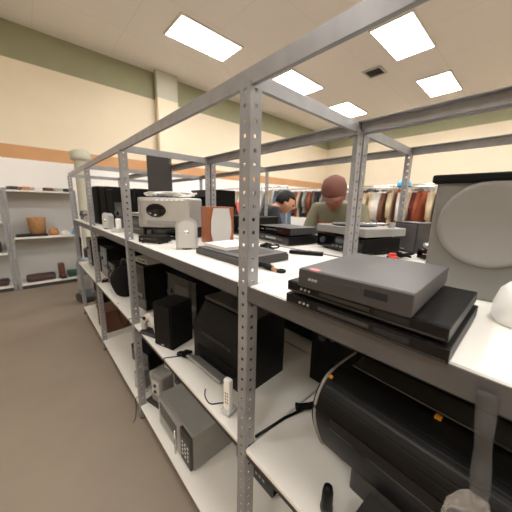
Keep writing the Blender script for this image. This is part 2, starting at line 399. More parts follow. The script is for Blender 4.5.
receiver('matte black amplifier stack piece behind the white cordless phone, upper shelf',(.14,1.91,Z1),.20,.18,.24,R(4),case='black_m')
player('small black tuner in front of the boombox base, upper shelf',(.06,.98,Z1),.16,.10,.045,R(30))
def wad(label,loc,r,m,seed):
    random.seed(seed)
    pts=[(loc[0]+random.uniform(-r,r)*.8,loc[1]+random.uniform(-r,r),loc[2]+.006+random.uniform(0,r*.5)) for _ in range(12)]
    tag(obj('cable',tube(NB(),smoothcurve(pts,5),.0045,6),m,None,True),label,'cable')
receiver('tall matte black stereo standing behind the tall tower speakers, upper shelf',(.36,2.40,Z1),.34,.22,.38,R(4),case='black_m')
player('pale slim player lying on the black boxy appliance, middle shelf',(.16,1.50,Z2+.361),.24,.2,.04,R(6),case='lgrey',face='silver')
tower('small grey desk speaker on the bottom shelf just past the second post',(.05,1.40,Z3),.09,.08,.17,R(30),'grey')
wad('tangled black cable heap on the middle shelf beside the slim upright speaker',(.10,.62,Z2),.05,'black_m',3)
wad('black cable heap on the upper shelf behind the booklet',(.50,.42,Z1),.06,'black_m',8)
wad('dark cable heap at the far end of the middle shelf',(.07,2.40,Z2),.06,'black_m',9)
wad('black cable heap at the rear electronics, right of the long remote',(.88,-.14,Z1),.05,'black_m',12)
# ---------------------------------------------------------------- rear rack, upper shelf
XB=WD+.02
t=player('black player with a grey top, lower one of the pair right of the nearest post',(.70,.58,Z1),.33,.26,.055,R(-10),strip='silver')
player('upper black player of the pair right of the nearest post',(.71,.585,Z1+.056),.32,.25,.05,R(-6),case='dgrey',strip=None)
receiver('wide black receiver under the grey turntable, rear rack',(.78,.16,Z1),.34,.28,.085,R(-18))
t=thing('turntable','wide grey turntable on the black receiver, below the olive shirted person','turntable',(.79,.165,Z1+.087),R(-18))
bx('plinth',(0,-.19,.008),(.29,.19,.05),'grey',t,.005); feet(t,.36,.28,.012,.008)
obj('platter',lathe(NB(),[(0,.05),(.12,.05),(.125,.056),(.12,.062),(0,.062)],40,T(.145,.03,0)),'dgrey',t,True)
bm=tube(NB(),[(.22,-.15,.07),(.14,-.13,.072),(.09,-.08,.068)],.004); obj('tonearm',bm,'chrome',t,True); obj('arm_pivot',lathe(NB(),[(0,.05),(.016,.05),(.016,.078),(0,.078)],16,T(.225,-.152,0)),'silver',t)
speaker('dark grey square speaker between the two rear posts',(1.08,-.075,Z1),.15,.14,.165,R(-25),'dgrey','charc')
player('dark low player carrying a pale tray, beside the grey box speaker',(.90,-.30,Z1),.22,.20,.05,R(-12),case='black')
t=thing('tray','pale grey flat tray resting on a dark player, beside the grey box speaker','tray',(.91,-.30,Z1+.051),R(-14))
bm=prism(NB(),[(.10+.12*math.cos(a*PI/12),.13*math.sin(a*PI/12)) for a in range(24)],0,.014,.004); obj('dish',bm,'lgrey',t); 
obj('rim',tube(NB(),[(.10+.118*math.cos(a*PI/16),.128*math.sin(a*PI/16),.015) for a in range(33)],.004),'silver',t,True)
t=thing('toy_car','small red plastic toy on the shelf before the pale tray','toy',(.80,-.125,Z1),R(30))
bx('body',(-.03,-.018,.006),(.03,.018,.020),'red',t,.004); bx('cabin',(-.012,-.014,.020),(.016,.014,.030),'red',t,.004)
for sx in (-.018,.018):
    for sy in (-.018,.018): obj('wheel',lathe(NB(),[(0,-.003),(.007,-.003),(.007,.003),(0,.003)],14,T(sx,sy,.007)@Matrix.Rotation(PI/2,4,'X')),'black',t)
receiver('black receiver behind the boxes in the middle of the rear rack',(.80,1.02,Z1),.34,.26,.15,R(5))
receiver('silver topped black stereo on the rear rack beyond the wooden speaker',(.78,1.62,Z1),.36,.28,.37,R(0),case='black',face='dgrey')
speaker('black speaker on the rear rack behind the silver boombox, left one',(.80,2.15,Z1),.22,.2,.33,0,group='black speakers on the rear rack')
speaker('black speaker on the rear rack behind the silver boombox, right one',(.80,1.95,Z1),.17,.2,.28,0,group='black speakers on the rear rack')
t=thing('toy_bucket','cyan and orange toy standing on the far rack, above the wooden speaker','toy',(1.05,1.315,Z1))
obj('bucket',lathe(NB(),[(0,0),(.06,0),(.08,.16),(.075,.16),(.055,.01),(0,.01)],20),'dgrey',t,True)
for k,(mm,a) in enumerate((('cyan',.5),('amber',-.4),('red',.1),('black',.8),('black',-.8),('cyan',0))):
    obj('toy_handle',tube(NB(),[(.03*math.cos(k),.03*math.sin(k),.012),(.05*math.cos(k)+.04*a,.05*math.sin(k)+.08*a,.30-.02*k)],[.008,.020]),mm,t,True)
for k,(y,h,m) in enumerate(((2.75,.26,'black'),(3.1,.18,'dgrey'),(3.4,.3,'black'))):
    receiver(['boxy black stereo near the far end of the rear rack','grey stereo near the far end of the rear rack','tallest black stereo at the far end of the rear rack'][k],(.80,y,Z1),.26,.25,h,0,case=m)
player('black slim player on the near end of the rear rack, behind the grey box speaker',(.90,-.72,Z1),.35,.28,.06,0)

# ---------------------------------------------------------------- middle shelf, left of near post
t=thing('printer','big black office printer with a grey sloping paper tray, beside the nearest post','printer',(.13,.385,Z2),R(3))
obj('body',prism(NB(),[(0,0),(.27,0),(.27,.335),(.08,.335),(.0,.22)],-.20,.20,.010,Matrix(((1,0,0,0),(0,0,1,0),(0,1,0,0),(0,0,0,1)))),'black',t)
bx('lid',(.075,-.195,.335),(.265,.195,.352),'dgrey',t,.006)
bx('control_panel',(-.002,-.12,.185),(.004,.12,.205),'black_g',t,.003)
o=bx('paper_tray',(-.075,-.13,.0),(.01,.15,.012),'grey',t,.004); o.rotation_euler=(0,R(28),0); o.location=(-.008,0,.035)
bx('output_slot',(-.003,-.15,.075),(.003,.15,.115),'black_m',t)
t=thing('cordless_phone','white upright phone handset standing by the nearest post, middle shelf','phone',(.045,.165,Z2),R(10))
bx('cradle',(-.02,-.025,0),(.035,.025,.02),'lgrey',t,.006); bx('handset',(-.008,-.016,.018),(.016,.018,.155),'white',t,.007)
for k in range(8): bx('button',(-.0095,-.009+(k%2)*.010,.05+(k//2)*.014),(-.008,-.003+(k%2)*.010,.058+(k//2)*.014),'grey',t)
speaker('slim upright black speaker at the shelf edge, middle shelf, left of the printer',(.035,.80,Z2),.15,.17,.27,R(18),'black_m','black')
receiver('large black stereo behind the slim upright speaker, middle shelf',(.26,1.03,Z2),.40,.30,.34,R(5),case='black_m')
t=thing('game_pad','white and grey game pad with an orange button, propped at the shelf edge','game pad',(.04,1.0,Z2),R(20))
bm=tube(NB(),smoothcurve([(0,-.06,.03),(-.005,-.045,.09),(0,0,.12),(-.005,.045,.09),(0,.06,.03)]),[.018]*5+[.024]*15+[.018]*5,10); obj('shell',bm,'lgrey',t,True)
obj('button',lathe(NB(),[(0,0),(.010,0),(.009,.006),(0,.008)],16,T(-.018,-.012,.118)@TX),'amber',t,True)
obj('stick',lathe(NB(),[(0,0),(.007,0),(.012,.012),(0,.016)],16,T(-.020,.022,.118)@TX),'black',t,True)
bx('base',(-.03,-.075,0),(.04,.075,.02),'dgrey',t,.006)
receiver('black boxy appliance just beyond the second post, middle shelf',(.12,1.50,Z2),.28,.32,.36,R(6),case='black_m')
t=thing('bag','black soft bag slumped on the middle shelf beyond the second post','bag',(.15,1.90,Z2),R(10))
bm=NB(); bmesh.ops.create_icosphere(bm,subdivisions=4,radius=.15)
for v in bm.verts:
    v.co.z=max(v.co.z,-.11)*1.1+.121; v.co+=Vector((math.sin(v.co.z*30)*.008,math.sin(v.co.x*35+v.co.z*20)*.008,0)); v.co.x*=.85
obj('body',bm,'black_m',t,True); obj('strap',tube(NB(),smoothcurve([(0,-.09,.23),(0,-.06,.31),(0,.05,.32),(0,.09,.23)]),.008),'dgrey',t,True)
for k,(x,y,w,h,m) in enumerate(((.1,2.2,.24,.24,'black'),(.12,2.62,.3,.34,'black_m'),(.12,3.0,.3,.2,'dgrey'),(.1,3.38,.28,.36,'black_m'))):
    receiver(['black radio set on the middle shelf after the slumped bag','tall black box stereo beside the third post, middle shelf','low grey appliance far along the middle shelf','black stereo at the far end of the middle shelf'][k],(x,y,Z2),w,.36,h,0,case=m)
def cable(label,pts,r=.0025,m='black_m'):
    tag(obj('cable',tube(NB(),smoothcurve(pts),r,6),m,None,True),label,'cable')
cable('thin black cable looping on the middle shelf in front of the printer',[(.10,.21,Z2+.003),(.06,.25,Z2+.003),(.035,.32,Z2+.003),(.055,.37,Z2+.003),(.10,.36,Z2+.003)] if False else [(.085,.195,Z2+.003),(.05,.225,Z2+.003),(.015,.25,Z2+.003),(.02,.30,Z2+.003),(.045,.34,Z2+.003)])
cable('black cable lying across the middle shelf beyond the printer',[(.13,.63,Z2+.003),(.06,.66,Z2+.003),(.02,.68,Z2+.003),(-.004,.69,Z2-.0),(-.006,.70,Z2-.05)])
cable('thin cable draped over the far edge of the middle shelf',[(.10,1.28,Z2+.003),(.04,1.30,Z2+.003),(.0,1.32,Z2+.002),(-.008,1.36,Z2-.06),(-.008,1.50,Z2-.10),(-.006,1.62,Z2-.02),(.02,1.70,Z2+.003)])

# right of the near post, middle shelf
receiver('upright black case behind the large black portable machine',(.47,-.10,Z2),.34,.15,.42,R(0),case='black_m',face='black_m')
t=thing('portable_printer','large black rounded machine on a narrower grey base, filling the lower right','printer',(.10,-.20,Z2),R(-3))
rxz=Matrix(((1,0,0,0),(0,0,-1,0),(0,1,0,0),(0,0,0,1)))
prof=[(v.x,v.y) for v in smoothcurve([(.05,.09,0),(.012,.17,0),(-.008,.25,0),(.02,.318,0),(.10,.35,0),(.30,.35,0)],4)]+[(.34,.30),(.34,.09)]
def rbox(y0,y1,pf,bev): return prism(NB(),pf,-y1,-y0,bev,rxz)
obj('body',rbox(-.44,-.0,prof,.004),'black',t)
obj('end_rim',tube(NB(),smoothcurve([(x,-.006,z) for x,z in prof[:20:3]],3),.005),'grey',t,True)
obj('edge_highlight',tube(NB(),[(.022,-.02,.322),(.022,-.42,.322)],.004),'dgrey',t,True)  # paler tube along the ridge draws its highlight
bx('front_recess',(-.010,-.36,.225),(.004,-.06,.262),'black_g',t,.004)
bx('top_lid',(.12,-.40,.349),(.32,-.04,.362),'black_g',t,.005)
bx('base',(.06,-.42,0),(.30,-.10,.092),'dgrey',t,.012)
bx('base_tray',(-.02,-.40,.02),(.062,-.16,.05),'dgrey',t,.006)
for q in ((.05,-.015,.334),(.11,-.27,.350)): obj('lamp_button',box(NB(),(q[0]-.007,q[1]-.007,q[2]-.003),(q[0]+.007,q[1]+.007,q[2]+.006),.002),'amber',t,label='amber button')
player('white and grey slim player lying on top of the large rounded machine',(.30,-.18,Z2+.363),.10,.12,.03,R(30),case='lgrey',face='grey')
t=thing('stand_arm','black padded arm with a thin rod, sticking out over the middle shelf','arm',(.34,-.03,Z2),0)
obj('padded_arm',tube(NB(),smoothcurve([(.04,-.035,.02),(-.02,-.02,.02),(-.075,.018,.018)]),[.013]*11+[.017]*2,12),'black_m',t,True)
obj('rod',tube(NB(),[(-.03,-.01,.012),(-.14,.020,.006),(-.285,.035,.006)],.0055),'black',t,True)
t=thing('rounded_grip','small black rounded grip standing at the bottom edge of the picture','handle',(.050,-.293,Z2),0)
obj('grip',lathe(NB(),[(0,0),(.013,0),(.016,.02),(.015,.07),(.012,.088),(0,.094)],20),'black',t,True); obj('collar',lathe(NB(),[(.017,.012),(.0175,.02),(.017,.026),(.015,.026)],20),'dgrey',t,True)
t=thing('plastic_bag','clear crumpled plastic pouch on a grey strip, hanging from the nearest shelf rail','bag',(-.008,-.548,Z1-.02))
bm=NB(); L=.17; pv=None
for k in range(15):
    z=-k*L/14+.005; x=-.006+.004*math.sin(k*.9); w=.011+.001*math.sin(k*.7); yo=-k*.0012
    q=[bm.verts.new((x-.0006,yo-w,z)),bm.verts.new((x-.0006,yo+w,z)),bm.verts.new((x+.0006,yo+w,z)),bm.verts.new((x+.0006,yo-w,z))]
    if pv: [bm.faces.new((pv[i],pv[(i+1)%4],q[(i+1)%4],q[i])) for i in range(4)]
    else: bm.faces.new(q)
    pv=q
bm.faces.new(pv); obj('hang_strip',bm,'strap',t,True)
bm=lathe(NB(),[(.008,-.165),(.018,-.175),(.028,-.21),(.026,-.25),(0,-.255)],14)
for v in bm.verts: v.co.x=v.co.x*.5+.004*math.sin(v.co.z*160+v.co.y*90)-.004; v.co.y=v.co.y*1.0-.008+.005*math.sin(v.co.z*120)
obj('pouch',bm,'clear',t,True)

# ---------------------------------------------------------------- bottom shelf
t=thing('microwave_oven','grey microwave oven with a dark glass door on the bottom shelf','microwave oven',(.050,.745,Z3),R(0))
t.scale=(1,1,.86)
feet(t,.44,.38,.012,.012)
bx('case',(.015,-.225,.012),(.38,.225,.275),'grey',t,.006)
bx('door',(-.006,-.10,.02),(.015,.22,.268),'silver',t,.005); 
d=[c for c in t.children if c.name.startswith('door')][0]
bx('window',(-.0075,-.06,.055),(-.005,.19,.235),'glass',d); obj('handle',tube(NB(),[(-.028,-.085,.05),(-.028,-.085,.24)],.006),'chrome',d,True)
bx('control_panel',(-.004,-.222,.02),(.015,-.104,.268),'dgrey',t,.003); bx('display',(-.0052,-.205,.215),(-.004,-.12,.245),'disp',t)
for k in range(12): obj('button',lathe(NB(),[(0,0),(.009,0),(.008,.003),(0,.003)],12,T(-.004,-.195+(k%3)*.032,.08+(k//3)*.032)@TX),'lgrey',t)
t=thing('rounded_appliance','grey rounded appliance with an upright back, bottom shelf beyond the oven','appliance',(.10,1.16,Z3),R(15))
obj('body',box(NB(),(0,-.07,0),(.12,.07,.24),.03,4),'grey',t); bx('panel',(-.006,-.045,.08),(.004,.045,.20),'lgrey',t,.003); bx('base',(-.03,-.09,0),(.14,.09,.02),'dgrey',t,.006)
for k in range(2): obj('dial',lathe(NB(),[(0,0),(.014,0),(.012,.008),(0,.01)],16,T(-.006,0,.11+.05*k)@TX),'dgrey',t)
receiver('black stereo beyond the second post, bottom shelf',(.16,1.72,Z3),.30,.36,.17,R(10),case='black_m')
player('brown topped flat player on the shelf behind the oven, bottom shelf',(.28,1.10,Z3) if False else (.30,1.16,Z3),.26,.28,.16,R(0),case='dbrown')
t=thing('wooden_box','brown wooden box with a lid at the far end of the bottom shelf','box',(.06,2.74,Z3),R(5))
bx('body',(0,-.16,0),(.3,.16,.24),'brown',t,.004); bx('lid',(-.006,-.166,.24),(.306,.166,.26),'brown',t,.004); obj('clasp',box(NB(),(-.012,-.012,.215),(-.006,.012,.25),.001),'silver',t)
receiver('dark cabinet stereo by the third post, bottom shelf',(.3,2.25,Z3),.34,.3,.22,0,case='black_m')
receiver('dark stereo at the very end of the bottom shelf',(.12,3.30,Z3),.36,.36,.30,0,case='black_m')
receiver('black box stereo on the bottom shelf beneath the nearest bay',(.28,-.35,Z3),.4,.3,.22,0,case='black_m')
receiver('black box stereo on the bottom shelf just inside the nearest post',(.30,.28,Z3),.3,.3,.18,0,case='black_m')
cable('thin black cable hanging out over the bottom shelf edge near the second post',[(.10,1.34,Z3+.003),(.03,1.33,Z3+.003),(-.006,1.31,Z3+.002),(-.010,1.30,Z3-.05),(-.03,1.26,.006),(-.06,1.22,.004)])

# rear rack, lower shelves
k=0
labs=['first','second','third','fourth','fifth','sixth','seventh']
for z,nm in ((Z2,'middle'),(Z3,'bottom')):
    for j,y in enumerate((-.85,-.30,.34,.86,1.46,2.0,2.72,3.25)):
        random.seed(j*7+int(z*100))
        receiver('black stereo on the %s shelf of the rear rack, number %s from the near end'%(nm,(labs+['eighth'])[j]),(.76,y,z),random.uniform(.32,.4),.34,random.uniform(.2,.4),0,case=random.choice(['black','black_m','dgrey']),group='stereos on the rear rack lower shelves')

# ---------------------------------------------------------------- end wall shelving
def wall_unit(label,x0,x1,y0=5.55,y1=5.98,zs=(.10,.96,1.79),H=1.80):
    t=thing('wall_shelving',label,'shelving unit',(x0,y0,0),group='grey shelving along the end wall')
    w=x1-x0; d=y1-y0
    bx('back_panel',(0,d-.02,0),(w,d,H),'lgrey',t)
    for x in (0,w-.05): bx('post',(x,0,0),(x+.05,.04,H+ .02),'steel',t,.003)
    for i,z in enumerate(zs):
        bx('shelf_board',(.0,.042,z-.03),(w,d-.021,z),'board',t,.003)
        bx('shelf_edge',(.052,.0,z-.03),(w-.052,.04,z-.002),'board',t,.002)
    bx('kick_plate',(.052,.03,0),(w-.052,.04,.068),'steel_d',t)
    return t
wall_unit('grey end-wall shelving bay holding the basket',-.72,.30)
wall_unit('leftmost end-wall shelving bay, cut by the picture edge',-1.76,-.73,zs=(.10,.70,1.25,1.79))
wall_unit('end-wall shelving bay behind the far end of the racks',.62,1.70)
wall_unit('end-wall shelving bay right of the wall pilaster',2.45,3.6)
# baskets etc
t=thing('wicker_basket','tan wicker basket on the middle shelf of the end-wall unit','basket',(-.33,5.74,.975))
bm=lathe(NB(),[(0,0),(.115,0),(.135,.27),(.142,.30),(.128,.30),(.105,.02),(0,.02)],28); obj('body',bm,'wicker',t,True)
obj('rim',tube(NB(),[(.137*math.cos(a*PI/14),.137*math.sin(a*PI/14),.30) for a in range(29)],.011),'wicker',t,True)
t.location.z=.96+.035
t=thing('serving_tray','flat black tray beneath the tan wicker basket','tray',(-.36,5.74,.96)); 
bx('plate',(-.28,-.13,0),(.16,.13,.02),'black',t,.006); bx('rim',(-.285,-.135,.02),(.165,.135,.034),'black',t,.005)
t=thing('ceramic_jar','small tan lidded jar right of the wicker basket','jar',(-.10,5.70,.96)); obj('body',lathe(NB(),[(0,0),(.06,0),(.085,.05),(.07,.11),(0,.12)],20),'tan',t,True); obj('lid',lathe(NB(),[(.072,.11),(.05,.14),(.01,.15),(.012,.165),(0,.17)],20),'wicker',t,True)
t=thing('cloth','white crumpled cloth at the right end of the middle end-wall shelf','cloth',(.075,5.66,.96)); t.scale=(.8,.8,.9)
bm=NB(); bmesh.ops.create_icosphere(bm,subdivisions=3,radius=.1)
for v in bm.verts: v.co.z=max(v.co.z,-.03)*.7+.021; v.co+=Vector((math.sin(v.co.y*60)*.01,math.sin(v.co.x*50)*.01,max(0,math.sin(v.co.x*70+v.co.y*40))*.012))
obj('folds',bm,'white',t,True)
t=thing('toy','small blue toy beside the white cloth on the end-wall shelf','toy',(.225,5.68,.96)); obj('body',lathe(NB(),[(0,0),(.035,0),(.045,.05),(.02,.09),(.028,.13),(0,.15)],16),'cyan',t,True); obj('hat',lathe(NB(),[(.03,.13),(.01,.17),(0,.18)],14),'white',t,True)
t=thing('cushion','dark brown cushion lying on the bottom end-wall shelf','cushion',(-.36,5.74,.10)); obj('body',box(NB(),(-.24,-.14,0),(.2,.14,.11),.05,4),'dbrown',t,True); obj('piping',tube(NB(),[(-.23,-.135,.055),(.19,-.135,.055),(.19,.13,.055)],.006),'brown',t,True)
t=thing('boot','brown ankle boot standing on the bottom end-wall shelf','boot',(-.06,5.70,.10),R(100))
obj('upper',box(NB(),(-.05,-.05,.02),(.05,.05,.30),.025,3),'brown',t,True); obj('toe',box(NB(),(-.14,-.045,.02),(-.03,.045,.10),.03,3),'brown',t,True); bx('sole',(-.145,-.05,0),(.055,.05,.022),'dbrown',t,.006)
t=thing('folded_blanket','dark green folded blanket at the right of the bottom end-wall shelf','blanket',(.15,5.74,.10)); 
for k in range(3): obj('fold',box(NB(),(-.12,-.13,k*.034),(.11,.13,k*.034+.036),.014,3),'dgreen',t,True)
t=thing('folded_jacket','dark folded jacket on the left end-wall shelf at the picture edge','jacket',(-1.05,5.74,.10)); obj('body',box(NB(),(-.22,-.13,0),(.22,.13,.10),.04,3),'dbrown',t,True); obj('collar',box(NB(),(-.06,-.10,.095),(.06,.06,.125),.014,2),'dgrey',t,True)
t=thing('bag','dark purple grey bag on the left end-wall shelf at the picture edge','bag',(-.98,5.74,.70)); obj('body',box(NB(),(-.13,-.11,0),(.13,.11,.20),.05,3),'dgrey',t,True); obj('handle',tube(NB(),smoothcurve([(-.06,0,.19),(-.03,0,.28),(.03,0,.28),(.06,0,.19)]),.01),'dgrey',t,True)
lay=[(-.60,'dgrey'),(-.44,'tan'),(-.27,'white'),(-.12,'brown'),(.03,'lgrey'),(.185,'dgrey')]
ln=['dark grey','tan','white','brown','pale grey','charcoal']
for (x,m),c in zip(lay,ln):
    t=thing('folded_cloth','%s folded garment lying flat on top of the basket shelving'%(c),'garment',(x,5.76,1.79))
    t.rotation_euler.z=R(17*math.sin(x*40))
    for q in range(2): obj('fold',box(NB(),(-.065+.01*q,-.12,.03*q),(.065,.11-.03*q,.03*q+.031),.012,2),m,t)
# cream pillar with rounded top
t=thing('pillar','off-white round-topped pillar standing at the end of the basket shelving','pillar',(.43,5.42,0))
obj('shaft',lathe(NB(),[(0,0),(.14,0),(.14,.02),(.12,.03),(.115,2.35),(.12,2.36)],28),'pil',t,True)
obj('cap',lathe(NB(),[(.12,2.36),(.165,2.38),(.172,2.45),(.16,2.52),(.10,2.56),(0,2.575)],28),'pil',t,True)
obj('ring',lathe(NB(),[(.117,1.20),(.128,1.21),(.128,1.24),(.117,1.25)],28),'greybox',t,True)
t=thing('vacuum_cleaner','blue-grey upright vacuum cleaner on the floor at the far end of the rack','vacuum cleaner',(.13,4.25,0),R(10))
obj('base',box(NB(),(-.13,-.14,0),(.12,.14,.12),.04,3),'dgrey',t,True); obj('body',lathe(NB(),[(.09,.11),(.10,.16),(.10,.62),(.07,.72),(0,.74)],24),'blueg',t,True)
obj('dust_cup',lathe(NB(),[(.103,.22),(.106,.24),(.106,.44),(.103,.46)],24),'silver',t,True); obj('handle',tube(NB(),smoothcurve([(0,.06,.70),(.02,.08,.95),(0,.02,1.05),(-.03,-.01,.98)]),.014),'black',t,True)
t=thing('suitcase','dark brown suitcase standing on the floor between the pillar and the rack','suitcase',(.42,4.70,0)); obj('shell',box(NB(),(-.2,-.12,.03),(.22,.12,.80),.03,3),'dbrown',t); obj('handle',tube(NB(),smoothcurve([(-.07,0,.78),(-.06,0,.85),(.06,0,.85),(.07,0,.78)]),.01),'black',t,True)
for sx in (-.15,.17): obj('wheel',lathe(NB(),[(0,-.012),(.03,-.012),(.03,.012),(0,.012)],16,T(sx,0,.03)@Matrix.Rotation(PI/2,4,'X')),'black',t)

# ---------------------------------------------------------------- clothes rails
gm=[('white',sr(226,222,214)),('cream',sr(214,196,164)),('pale grey',sr(172,168,162)),('grey',sr(120,118,116)),('brown',sr(122,84,62)),('rust',sr(160,84,56)),('charcoal',sr(52,50,52)),('slate blue',sr(92,106,124)),('beige',sr(190,168,140)),('dark red',sr(96,34,32)),('bright cyan',sr(30,160,215)),('black',sr(24,24,26))]
for n,c in gm: M['g_'+n]=mat('garment_'+n.replace(' ','_'),c,.85,noise=.08,nscale=6,bump=.2,bscale=30)
def garment_mesh(name,m,w,L,seed):
    random.seed(seed); bm=NB(); nx,nz=12,10; g={}
    for s in (0,1):
        for i in range(nx+1):
            u=i/nx*2-1
            for j in range(nz+1):
                v=j/nz
                wid=w*(.5+ .12*v); sh=-.09*abs(u)**1.3*(1-v)
                x=u*wid; z=sh-v*L-.05
                thick=.024*(1-.5*u*u)+.008*math.sin(u*11+seed+v*2)*v
                y=(thick if s else -thick)+.008*math.sin(u*7+seed)*v
                if abs(u)==1: y=.008*math.sin(u*7+seed)*v
                g[s,i,j]=bm.verts.new((x,y,z))
    for s in (0,1):
        for i in range(nx):
            for j in range(nz): bm.faces.new((g[s,i,j],g[s,i+1,j],g[s,i+1,j+1],g[s,i,j+1]))
    # sleeves
    for sgn in (-1,1):
        tube(bm,[(sgn*w*.40,0,-.10),(sgn*w*.56,.0,-.28),(sgn*w*.60,.0,-.28-L*.35)],[.05,.045,.035],8)
    tube(bm,[(0,0,-.05),(0,0,-.01),(0.012,0,.012),(0,0,.022),(-.012,0,.010)],.0025,5)
    bmesh.ops.remove_doubles(bm,verts=bm.verts,dist=1e-5)
    me=bpy.data.meshes.new(name); bm.to_mesh(me); bm.free()
    for p in me.polygons:p.use_smooth=True
    me.materials.append(M['g_'+m]); return me
GM={n:[garment_mesh('garment',n,.42,.62+.12*k,k*3+i) for k in range(2)] for i,(n,c) in enumerate(gm)}
def clothes_rail(name_lab,x,ya,yb,H,weights,where,seed,sp=.075):
    t=thing('clothes_rail',name_lab,'clothes rail',(x,0,0),group='clothes rails beyond the racks')
    obj('hanging_rail',tube(NB(),[(0,ya,H),(0,yb,H)],.014,10),'chrome',t,True)
    n=max(2,int((yb-ya)/1.6)+1)
    for k in range(n):
        y=ya+(yb-ya)*k/(n-1)
        obj('leg',tube(NB(),[(0,y,0.012),(0,y,H)],.016,10),'steel',t,True)
        bx('foot',(-.25,y-.02,0),(.25,y+.02,.024),'steel',t,.004)
    random.seed(seed); y=ya+.1; out=[]
    while y<yb-.08:
        k=round((y-ya)/((yb-ya)/(n-1)))
        yp=ya+(yb-ya)*k/(n-1)
        if abs(y-yp)>.045:
            c=random.choice(weights); out.append((c,y))
            o=bpy.data.objects.new('garment',random.choice(GM[c])); col.objects.link(o)
            o.location=(x,y,H-.012); o.rotation_euler=(0,0,R(random.uniform(-26,26)))
            tag(o,'%s garment hanging on %s'%(c,where),'garment','%s garments on %s'%(c,where))
        y+=sp*random.uniform(.85,1.25)
W1=['white','cream','pale grey','grey','brown','charcoal','beige','slate blue','grey','white','cream','rust']
W3=['white','cream','beige','brown','rust','pale grey','white','dark red','cream']
clothes_rail('chrome clothes rail nearest behind the racks, packed with garments',4.3,-.8,2.2,1.96,W3,'the clothes rail nearest behind the racks',3)
clothes_rail('chrome clothes rail further left, behind the dark haired person',3.5,2.9,5.5,2.0,W1,'the clothes rail behind the dark haired person',11)
clothes_rail('chrome clothes rail in the middle distance',5.6,.2,5.4,2.10,W1,'the clothes rail in the middle distance',5)
clothes_rail('chrome clothes rail along the right wall',8.9,-1,5.6,2.30,W1+['white','cream'],'the clothes rail along the far right wall',9,.11)
o=bpy.data.objects.new('cap',None)
t=thing('hat','bright cyan cap resting over the garments left of the right rear post','cap',(3.9,.84,0),R(200))
bpy.data.objects.remove(o)
t.location=(4.3,1.02,1.975)
bm=lathe(NB(),[(.105,0),(.10,.05),(.07,.09),(0,.105)],24); obj('crown',bm,'cyan',t,True)
obj('brim',prism(NB(),[(-.10,-.07),(-.17,-.05),(-.19,0),(-.17,.05),(-.10,.07)],0,.006,.002),'cyan',t)

# ---------------------------------------------------------------- people
def skinned(name,joints,edges,rad,sub=2):
    me=bpy.data.meshes.new(name); me.from_pydata(joints,edges,[]); o=bpy.data.objects.new(name,me); col.objects.link(o)
    sk=o.modifiers.new('skin','SKIN')
    for i,r in enumerate(rad):
        d=me.skin_vertices[0].data[i]; d.radius=(r,r) if not isinstance(r,tuple) else r; d.use_root=(i==0)
    sb=o.modifiers.new('sub','SUBSURF'); sb.levels=sub; sb.render_levels=sub
    dg=bpy.context.evaluated_depsgraph_get(); dg.update()
    m2=bpy.data.meshes.new_from_object(o.evaluated_get(dg)); bpy.data.objects.remove(o); return m2
def head_bm(bm,c,s,yaw,pitch):
    """face looks along +x before rotation; c = centre"""
    n0=len(bm.verts); rr=Matrix.Translation(c)@Matrix.Rotation(yaw,4,'Z')@Matrix.Rotation(pitch,4,'Y')
    tmp=NB(); bmesh.ops.create_uvsphere(tmp,u_segments=40,v_segments=28,radius=1)
    for v in tmp.verts:
        x,y,z=v.co; w=1-.22*max(0,-z)**1.2
        v.co=Vector((x*.098*(1-.12*max(0,-z)) , y*.076*w, z*.122))
        if x>0:
            d=lambda y0,z0,sy,sz:math.exp(-((y-y0)/sy)**2-((z-z0)/sz)**2)
            v.co.x+=.030*d(0,-.16,.16,.20)+.012*d(0,.04,.12,.22)-.012*d(.38,.02,.17,.12)-.012*d(-.38,.02,.17,.12)+.010*d(0,-.50,.30,.07)+.006*d(0,-.62,.26,.06)+.014*d(0,-.86,.30,.14)
    for sg in (-1,1):
        e=NB(); bmesh.ops.create_uvsphere(e,u_segments=12,v_segments=8,radius=1)
        for v in e.verts: v.co=Vector((v.co.x*.018-.004,sg*.078+v.co.y*.010,v.co.z*.032-.006))
        m_=bpy.data.meshes.new('e'); e.to_mesh(m_); e.free(); tmp.from_mesh(m_)
    bmesh.ops.transform(tmp,matrix=rr@Matrix.Scale(s,4),verts=tmp.verts)
    m_=bpy.data.meshes.new('h'); tmp.to_mesh(m_); tmp.free(); bm.from_mesh(m_); return rr
def hand(joints,edges,rad,wi,w,d,up):
    d=Vector(d).normalized(); side=d.cross(Vector(up)).normalized(); nrm=side.cross(d)
    def add(p,r,pr): joints.append(tuple(p)); rad.append(r); edges.append((pr,len(joints)-1)); return len(joints)-1
    w=Vector(w); pm=add(w+d*.05,(.034,.020),wi)
    for k,L in enumerate((.075,.085,.080,.062)):
        b=w+d*.085+side*(-.03+.02*k); a=add(b,.0095,pm); m=add(b+d*L*.5-nrm*.006,.0085,a); add(b+d*L*.9-nrm*.03,.007,m)
    a=add(w+d*.035-side*.035,.012,pm); m=add(w+d*.06-side*.055-nrm*.01,.0095,a); add(w+d*.085-side*.055-nrm*.025,.008,m)
def largest(bm):
    """drop stray islands so that the body is one continuous surface"""
    bm.verts.ensure_lookup_table(); seen=set(); best=[]
    for v in bm.verts:
        if v in seen: continue
        st=[v]; seen.add(v); isl=[]
        while st:
            q=st.pop(); isl.append(q)
            for e in q.link_edges:
                o=e.other_vert(q)
                if o not in seen: seen.add(o); st.append(o)
        if len(isl)>len(best): best=isl
    b=set(best); bmesh.ops.delete(bm,geom=[v for v in bm.verts if v not in b],context='VERTS'); return len(best)
